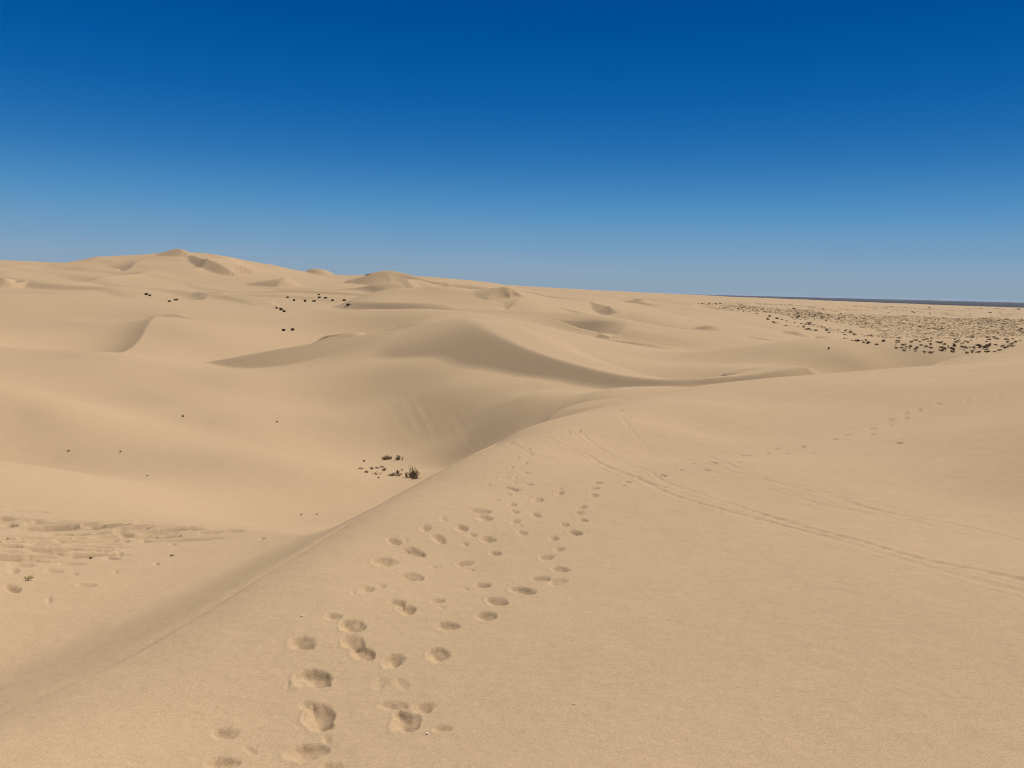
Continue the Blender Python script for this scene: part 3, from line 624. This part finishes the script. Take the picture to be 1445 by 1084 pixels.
pebble(426, 870, 3.4, 'white pebble left of the footprints'); pebble(603, 1036, 4.2, 'white pebble inside the large scuffed footprint'); pebble(810, 994, 3.2, 'white pebble on the smooth sand right of the footprints')
put('dead_twig', 243, 785, 9, 2.6, 'short dark dead twig lying on the sand at lower left', seed=71, stems=4, leaves=1, upright=.1, thick=.009, cat='twig')
put('dead_twig', 128, 788.5, 4, 3, 'dark bit of dead twig near the ripple field', seed=72, stems=5, leaves=4, upright=.4, thick=.008, cat='twig')
put('green_sprout', 40, 819, 9, 7, 'faint greenish sprout growing from the sand at lower left', seed=73, sm=GREEN, lm=GREEN, stems=9, leaves=4, upright=.5, thick=.0014, leaf=.018, cat='sprout')
# ------------------------------------------------------------------ air
hb = bpy.data.meshes.new('haze'); hv = [(x, y, z) for x in (-54000, 54000) for y in (-54000, 54000) for z in (-76, 26)]
hb.from_pydata(hv, [], [(0, 1, 3, 2), (4, 6, 7, 5), (0, 4, 5, 1), (2, 3, 7, 6), (0, 2, 6, 4), (1, 5, 7, 3)]); hb.update()
hm = bpy.data.materials.new('dusty_air'); hm.use_nodes = True; ht = hm.node_tree; ht.nodes.remove(ht.nodes['Principled BSDF'])
pv = ht.nodes.new('ShaderNodeVolumePrincipled'); pv.inputs['Color'].default_value = (.70, .80, .95, 1); pv.inputs['Density'].default_value = HAZE; pv.inputs['Anisotropy'].default_value = .2
ht.links.new(pv.outputs[0], ht.nodes['Material Output'].inputs['Volume']); hb.materials.append(hm)
ho = bpy.data.objects.new('haze', hb); col.objects.link(ho); tag(ho, 'thin dusty blue air that greys the farthest sand', kind='stuff')
# ------------------------------------------------------------------ camera, light, sky
cam_d = bpy.data.cameras.new('camera'); cam = bpy.data.objects.new('camera', cam_d); col.objects.link(cam)
from mathutils import Matrix
M = Matrix.Identity(4)
for i in range(3):
    M[i][0], M[i][1], M[i][2] = float(Rv[i]), float(Uv[i]), float(-Fv[i])
cam.matrix_world = M
cam_d.sensor_width = 36; cam_d.lens = 36*FPX/PW; cam_d.clip_start = .05; cam_d.clip_end = 120000
sc.camera = cam
sd_ = bpy.data.lights.new('sun', 'SUN'); sun = bpy.data.objects.new('sun', sd_); col.objects.link(sun)
sd_.energy = 4.5; sd_.angle = math.radians(.6); sd_.color = (1, .955, .89)
sun.rotation_euler = (math.pi/2-SUN_EL, 0, -SUN_AZ+math.pi)
W = bpy.data.worlds.new('World'); sc.world = W; W.use_nodes = True; nt = W.node_tree
bg = nt.nodes['Background']; bg.inputs[1].default_value = .09
sky = nt.nodes.new('ShaderNodeTexSky'); sky.sky_type = 'NISHITA'; sky.sun_disc = False
sky.sun_elevation = SUN_EL; sky.sun_rotation = SUN_AZ; sky.altitude = 100; sky.air_density = 1; sky.dust_density = .6; sky.ozone_density = 3
tc = nt.nodes.new('ShaderNodeTexCoord'); sx_ = nt.nodes.new('ShaderNodeSeparateXYZ'); nt.links.new(tc.outputs['Generated'], sx_.inputs[0])
cr = nt.nodes.new('ShaderNodeValToRGB'); mr = nt.nodes.new('ShaderNodeMapRange'); mr.inputs[1].default_value = 0; mr.inputs[2].default_value = .4
nt.links.new(sx_.outputs['Z'], mr.inputs[0]); nt.links.new(mr.outputs[0], cr.inputs[0])
def lin(c): return [((x/255+.055)/1.055)**2.4 if x > 10 else x/255/12.92 for x in c]
stops = [(410, (139, 161, 179)), (381, (140, 164, 186)), (351, (120, 159, 191)), (301, (84, 146, 194)), (241, (46, 118, 181)), (181, (23, 102, 171)), (121, (6, 91, 163)), (61, (0, 83, 154)), (3, (0, 75, 149))]
el = cr.color_ramp.elements; cr.color_ramp.interpolation = 'B_SPLINE'
for i, (v_, c) in enumerate(stops):
    t_ = float(ray(722, v_)[1]); z_ = max(t_/math.sqrt(1+t_*t_), 0)/.4
    e = el[i] if i < 2 else el.new(z_)
    e.position = z_
    e.color = [x for x in lin(c)]+[1]
vm = nt.nodes.new('ShaderNodeVectorMath'); vm.operation = 'SCALE'; vm.inputs[3].default_value = 1/.09
nt.links.new(cr.outputs[0], vm.inputs[0])
up = nt.nodes.new('ShaderNodeMapRange'); up.inputs[1].default_value = .42; up.inputs[2].default_value = .75; nt.links.new(sx_.outputs['Z'], up.inputs[0])
mx = nt.nodes.new('ShaderNodeMix'); mx.data_type = 'RGBA'; nt.links.new(up.outputs[0], mx.inputs[0]); nt.links.new(vm.outputs[0], mx.inputs[6]); dm = nt.nodes.new('ShaderNodeVectorMath'); dm.operation = 'SCALE'; dm.inputs[3].default_value = .36; nt.links.new(sky.outputs[0], dm.inputs[0]); nt.links.new(dm.outputs[0], mx.inputs[7])
nt.links.new(mx.outputs[2], bg.inputs[0])
sc.view_settings.view_transform = 'Standard'; sc.view_settings.look = 'None'; sc.view_settings.exposure = 0; sc.view_settings.gamma = 1
sc.cycles.filter_width = 1.0; sc.cycles.max_bounces = 4; sc.cycles.diffuse_bounces = 2
